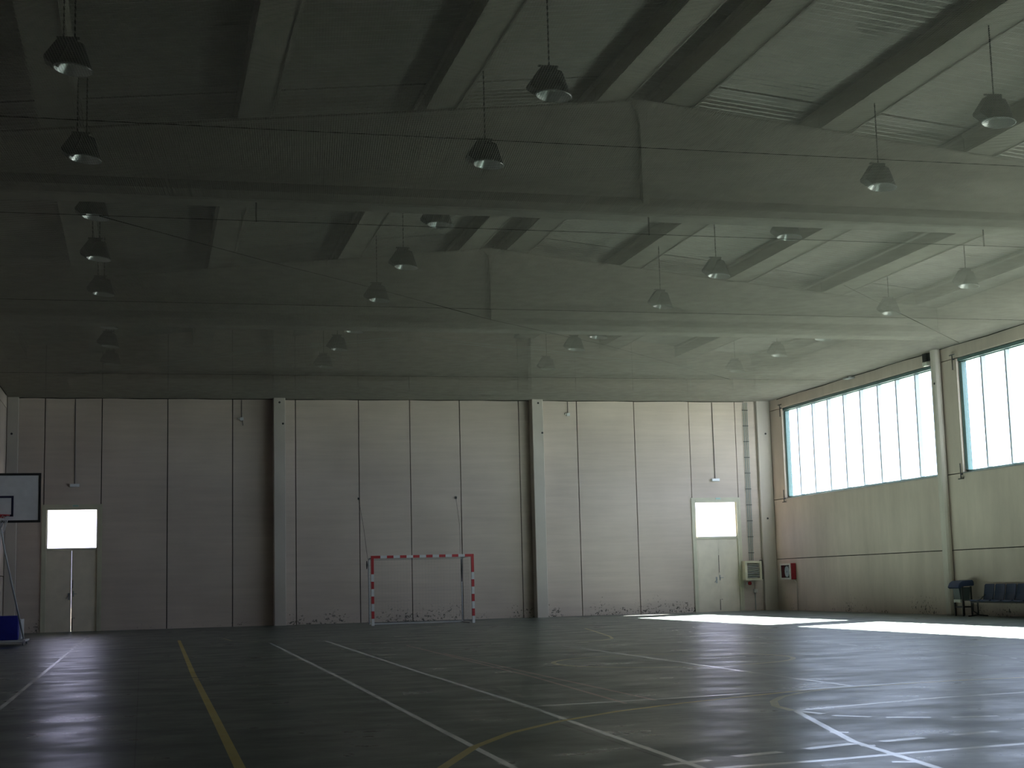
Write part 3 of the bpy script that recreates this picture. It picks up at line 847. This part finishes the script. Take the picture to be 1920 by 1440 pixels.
child(uh, MB().box(hx1+.005, hx1+.03, hy-.01, hy+.20, hz0+.03, hz1+.03), 'side_bracket', M_dark)
child(uh, MB().box(hx0+.03, hx1-.03, hy+.30, YF-.005, hz1-.14, hz1-.10), 'wall_bracket', M_steel)
child(uh, MB().box(hx0+.03, hx1-.03, hy+.30, YF-.005, hz0+.06, hz0+.10), 'wall_bracket', M_steel)

ss = empty('warning_siren', (20.56, YF-.05, .97)); tag(ss, 'small red and white round siren under the heater', 'siren')
child(ss, MB().lathe([(0, 0), (.05, 0), (.065, .02), (.065, .06), (0, .06)], 16, mat=Matrix.Translation((20.60, YF-.02, .95)) @ Matrix.Rotation(math.pi/2, 4, 'X')), 'siren_body', M_red)
child(ss, MB().box(20.50, 20.72, YF-.02, YF-.004, .90, .99), 'siren_base', M_white)
jb = empty('junction_box', (20.80, YF-.04, .68)); tag(jb, 'small pale junction box on the end wall below the heater', 'junction box')
child(jb, MB().box(20.74, 20.88, YF-.07, YF-.004, .62, .74), 'box_body', M_pale, bevel=.005)
child(jb, MB().tube([(20.80, YF-.03, .62), (20.80, YF-.03, .02)], .012, 6), 'conduit', M_pipe)
child(jb, MB().tube([(20.80, YF-.03, .74), (20.78, YF-.06, .9), (20.72, YF-.1, 1.06)], .009, 6), 'conduit', M_pale)

cr_ = empty('conduit_run', (20.7, YF-.04, 1.75)); tag(cr_, 'three thin vertical conduits running up the end wall from the heater', 'conduit')
for x in (20.64, 20.71, 20.78):
    child(cr_, MB().tube([(x+.02, YF-.045, ZNET-.03), (x, YF-.045, 1.74)], .011, 6), 'conduit', M_pipe)
for k in range(10):
    z = 2.0+k*.56; child(cr_, MB().box(20.61, 20.82, YF-.062, YF-.03, z, z+.02), 'clip', M_dark)

# fire hose cabinet on the right wall
fh = empty('fire_hose_cabinet', (XR-.1, 47.5, 1.05)); tag(fh, 'red fire hose cabinet with a pale framed glass front near the corner', 'fire cabinet')
fx = XR-.20; fy0, fy1, fz0, fz1 = 47.05, 47.95, 1.05, 1.60
m = MB(); m.box(fx+.02, XR-.008, fy0, fy0+.02, fz0, fz1); m.box(fx+.02, XR-.008, fy1-.02, fy1, fz0, fz1); m.box(fx+.02, XR-.008, fy0+.02, fy1-.02, fz0, fz0+.02); m.box(fx+.02, XR-.008, fy0+.02, fy1-.02, fz1-.02, fz1); m.box(XR-.03, XR-.008, fy0+.02, fy1-.02, fz0+.02, fz1-.02)
child(fh, m, 'cabinet_body', M_redd)
m = MB(); m.box(fx, fx+.02, fy0+.03, fy0+.12, fz0, fz1); m.box(fx, fx+.02, fy1-.09, fy1, fz0, fz1); m.box(fx, fx+.02, fy0+.12, fy1-.09, fz1-.06, fz1); m.box(fx, fx+.02, fy0+.12, fy1-.09, fz0, fz0+.06)
child(fh, m, 'cabinet_door', M_pale)
child(fh, MB().box(XR-.034, XR-.0301, fy0+.03, fy1-.03, fz0+.03, fz1-.03), 'inner_back', M_gear)
child(fh, MB().box(fx+.006, fx+.010, fy0+.12, fy1-.09, fz0+.06, fz1-.06), 'glass_front', M_glass)
child(fh, MB().lathe([(.03, -.04), (.19, -.04), (.19, -.03), (.12, -.03), (.12, .03), (.19, .03), (.19, .04), (.03, .04), (.03, -.04)], 24, mat=Matrix.Translation((XR-.10, 47.5, 1.32)) @ Matrix.Rotation(math.pi/2, 4, 'Y')), 'hose_reel', M_white)
child(fh, MB().tube([(XR-.10+.0, 47.5+.15*math.cos(a*.5), 1.32+.15*math.sin(a*.5)) for a in range(13)], .028, 8), 'hose', M_pale)
hpipe = empty('riser_pipe', (XR-.05, 46.95, 0)); tag(hpipe, 'thin painted riser pipe below the fire hose cabinet', 'pipe')
child(hpipe, MB().tube([(XR-.06, 47.1, 1.02), (XR-.06, 46.98, .97), (XR-.06, 46.92, .90), (XR-.06, 46.92, .0)], .022, 8), 'pipe', M_column, smooth=True)

# emergency lights over the doors
for (x, z, drop, lb) in ((19.49, 4.58, True, 'small white emergency light above the door by the heater'), (-2.14, 4.57, True, 'dim emergency light above the door by the basketball stand')):
    e = empty('emergency_light', (x, YF-.03, z)); tag(e, lb, 'light')
    lb2 = child(e, MB().box(x-.15, x+.15, YF-.08, YF-.008, z-.05, z+.05), 'light_body', M_white, bevel=.008)
    child(e, MB().box(x-.13, x+.13, YF-.095, YF-.08, z-.035, z+.035), 'diffuser', M_lens).parent = lb2
    child(e, MB().tube([(x, YF-.02, z+.05), (x-.01, YF-.02, ZNET-.03)], .011, 6), 'conduit', M_dark)
for (x, lb) in ((19.55, 'small green exit plate on the head of the door by the heater'), (-2.10, 'small exit plate on the head of the door by the basketball stand')):
    e = empty('exit_plate', (x, YF-.05, 3.93)); tag(e, lb, 'sign')
    child(e, MB().box(x-.10, x+.10, YF-.056, YF-.046, 3.89, 3.955), 'plate', M_pale)
    child(e, MB().box(x-.085, x+.085, YF-.059, YF-.056, 3.90, 3.945), 'sign_face', M_signg)

# small sensors on the end wall
for (x, z, lb) in ((14.17, 6.88, 'small white sensor box hanging under the net right of the second column'), (3.07, 6.70, 'small sensor box hanging under the net left of the first column')):
    e = empty('sensor_box', (x, YF-.05, z)); tag(e, lb, 'sensor')
    child(e, MB().box(x-.06, x+.06, YF-.09, YF-.008, z-.06, z+.05), 'box_body', M_white, bevel=.006)
    child(e, MB().tube([(x-.07, YF-.06, z), (x-.13, YF-.09, z+.02)], [.015, .03], 8), 'sensor_head', M_pale)
    child(e, MB().tube([(x, YF-.02, z+.05), (x, YF-.02, ZNET-.03)], .010, 6), 'conduit', M_dark)
    if x < 5: child(e, MB().tube([(x+.02, YF-.05, z-.06), (x+.04, YF-.05, z-.22)], .012, 6), 'cable_tail', M_dark)

# conduits along the gable
gc = empty('gable_conduit', (11, YF-.06, 9.0)); tag(gc, 'pair of pale conduits following the roof slope on the end wall', 'conduit')
for dz in (0, .075):
    child(gc, MB().tube([(XA+.3, YF-.06, 9.42+dz), (12.1, YF-.06, 9.14+dz), (12.55, YF-.20, 9.10+dz), (12.68, YF-.52, 9.08+dz), (13.27, YF-.52, 9.04+dz), (13.4, YF-.20, 9.02+dz), (14.2, YF-.06, 8.95+dz), (18.6, YF-.06, 8.52+dz)], .018, 6), 'conduit', M_pale)
    child(gc, MB().tube([(XA-.5, YF-.06, 9.40+dz), (5.4, YF-.06, 9.12+dz), (4.68, YF-.20, 9.06+dz), (4.55, YF-.52, 9.04+dz), (3.97, YF-.52, 8.98+dz), (3.84, YF-.20, 8.95+dz), (3.2, YF-.06, 8.88+dz), (.4, YF-.06, 8.40+dz), (-3, YF-.06, 8.0+dz)], .018, 6), 'conduit', M_pale)
for x, z in ((12.12, 9.16), (5.46, 9.14), (18.7, 8.56)):
    child(gc, MB().box(x-.10, x+.10, YF-.12, YF-.06, z-.08, z+.10), 'conduit_box', M_pale)
child(gc, MB().tube([(18.7, YF-.06, 8.5), (18.7, YF-.06, 7.6)], .018, 6), 'conduit', M_pale)

# brackets at the window corners, fixtures under the net
HK = [(47.62, 7.12, -1, 'upper clamp beside the window frame near the far corner'), (47.62, 3.72, 1, 'lower clamp beside the window frame near the far corner'),
      (36.14, 7.10, -1, 'upper clamp beside the window frame right of the rounded column'), (36.08, 3.68, 1, 'lower clamp beside the window frame right of the rounded column')]
for (y, z, s, lb) in HK:
    e = empty('wall_clamp', (XR-.03, y, z)); tag(e, lb, 'clamp')
    child(e, MB().tube([(XR-.06, y, z), (XR-.06, y, z+s*.42)], .014, 6), 'rod', M_dark)
    child(e, MB().tube([(XR-.06, y-.13, z), (XR-.06, y+.13, z)], .016, 6), 'cross_bar', M_dark)
    child(e, MB().box(XR-.06, XR-.002, y-.02, y+.02, z+s*.10, z+s*.14), 'wall_plug', M_dark)
e = empty('wall_fixture', (XR-.08, 37.5, 7.1)); tag(e, 'small caged fixture hanging by the net, left of the rounded column', 'fixture')
child(e, MB().box(XR-.14, XR-.03, 37.33, 37.57, 7.12, 7.34), 'fixture_cage', M_gear)
for k in range(4): child(e, MB().tube([(XR-.16, 37.36+k*.06, 7.34), (XR-.16, 37.36+k*.06, 6.98)], .008, 5), 'cage_wire', M_dark)
child(e, MB().box(XR-.17, XR-.04, 37.32, 37.58, 6.98, 7.10), 'pale_cap', M_pale, bevel=.02)
e = empty('net_bracket', (XR-.05, 42.2, 7.33)); tag(e, 'small bracket holding the net edge above the far strip window', 'bracket')
child(e, MB().box(XR-.22, XR-.002, 42.0, 42.4, 7.28, 7.33), 'bracket_plate', M_steel)
child(e, MB().tube([(XR-.2, 42.1, 7.33), (XR-.05, 42.5, 7.30)], .02, 6), 'turnbuckle', M_dark)
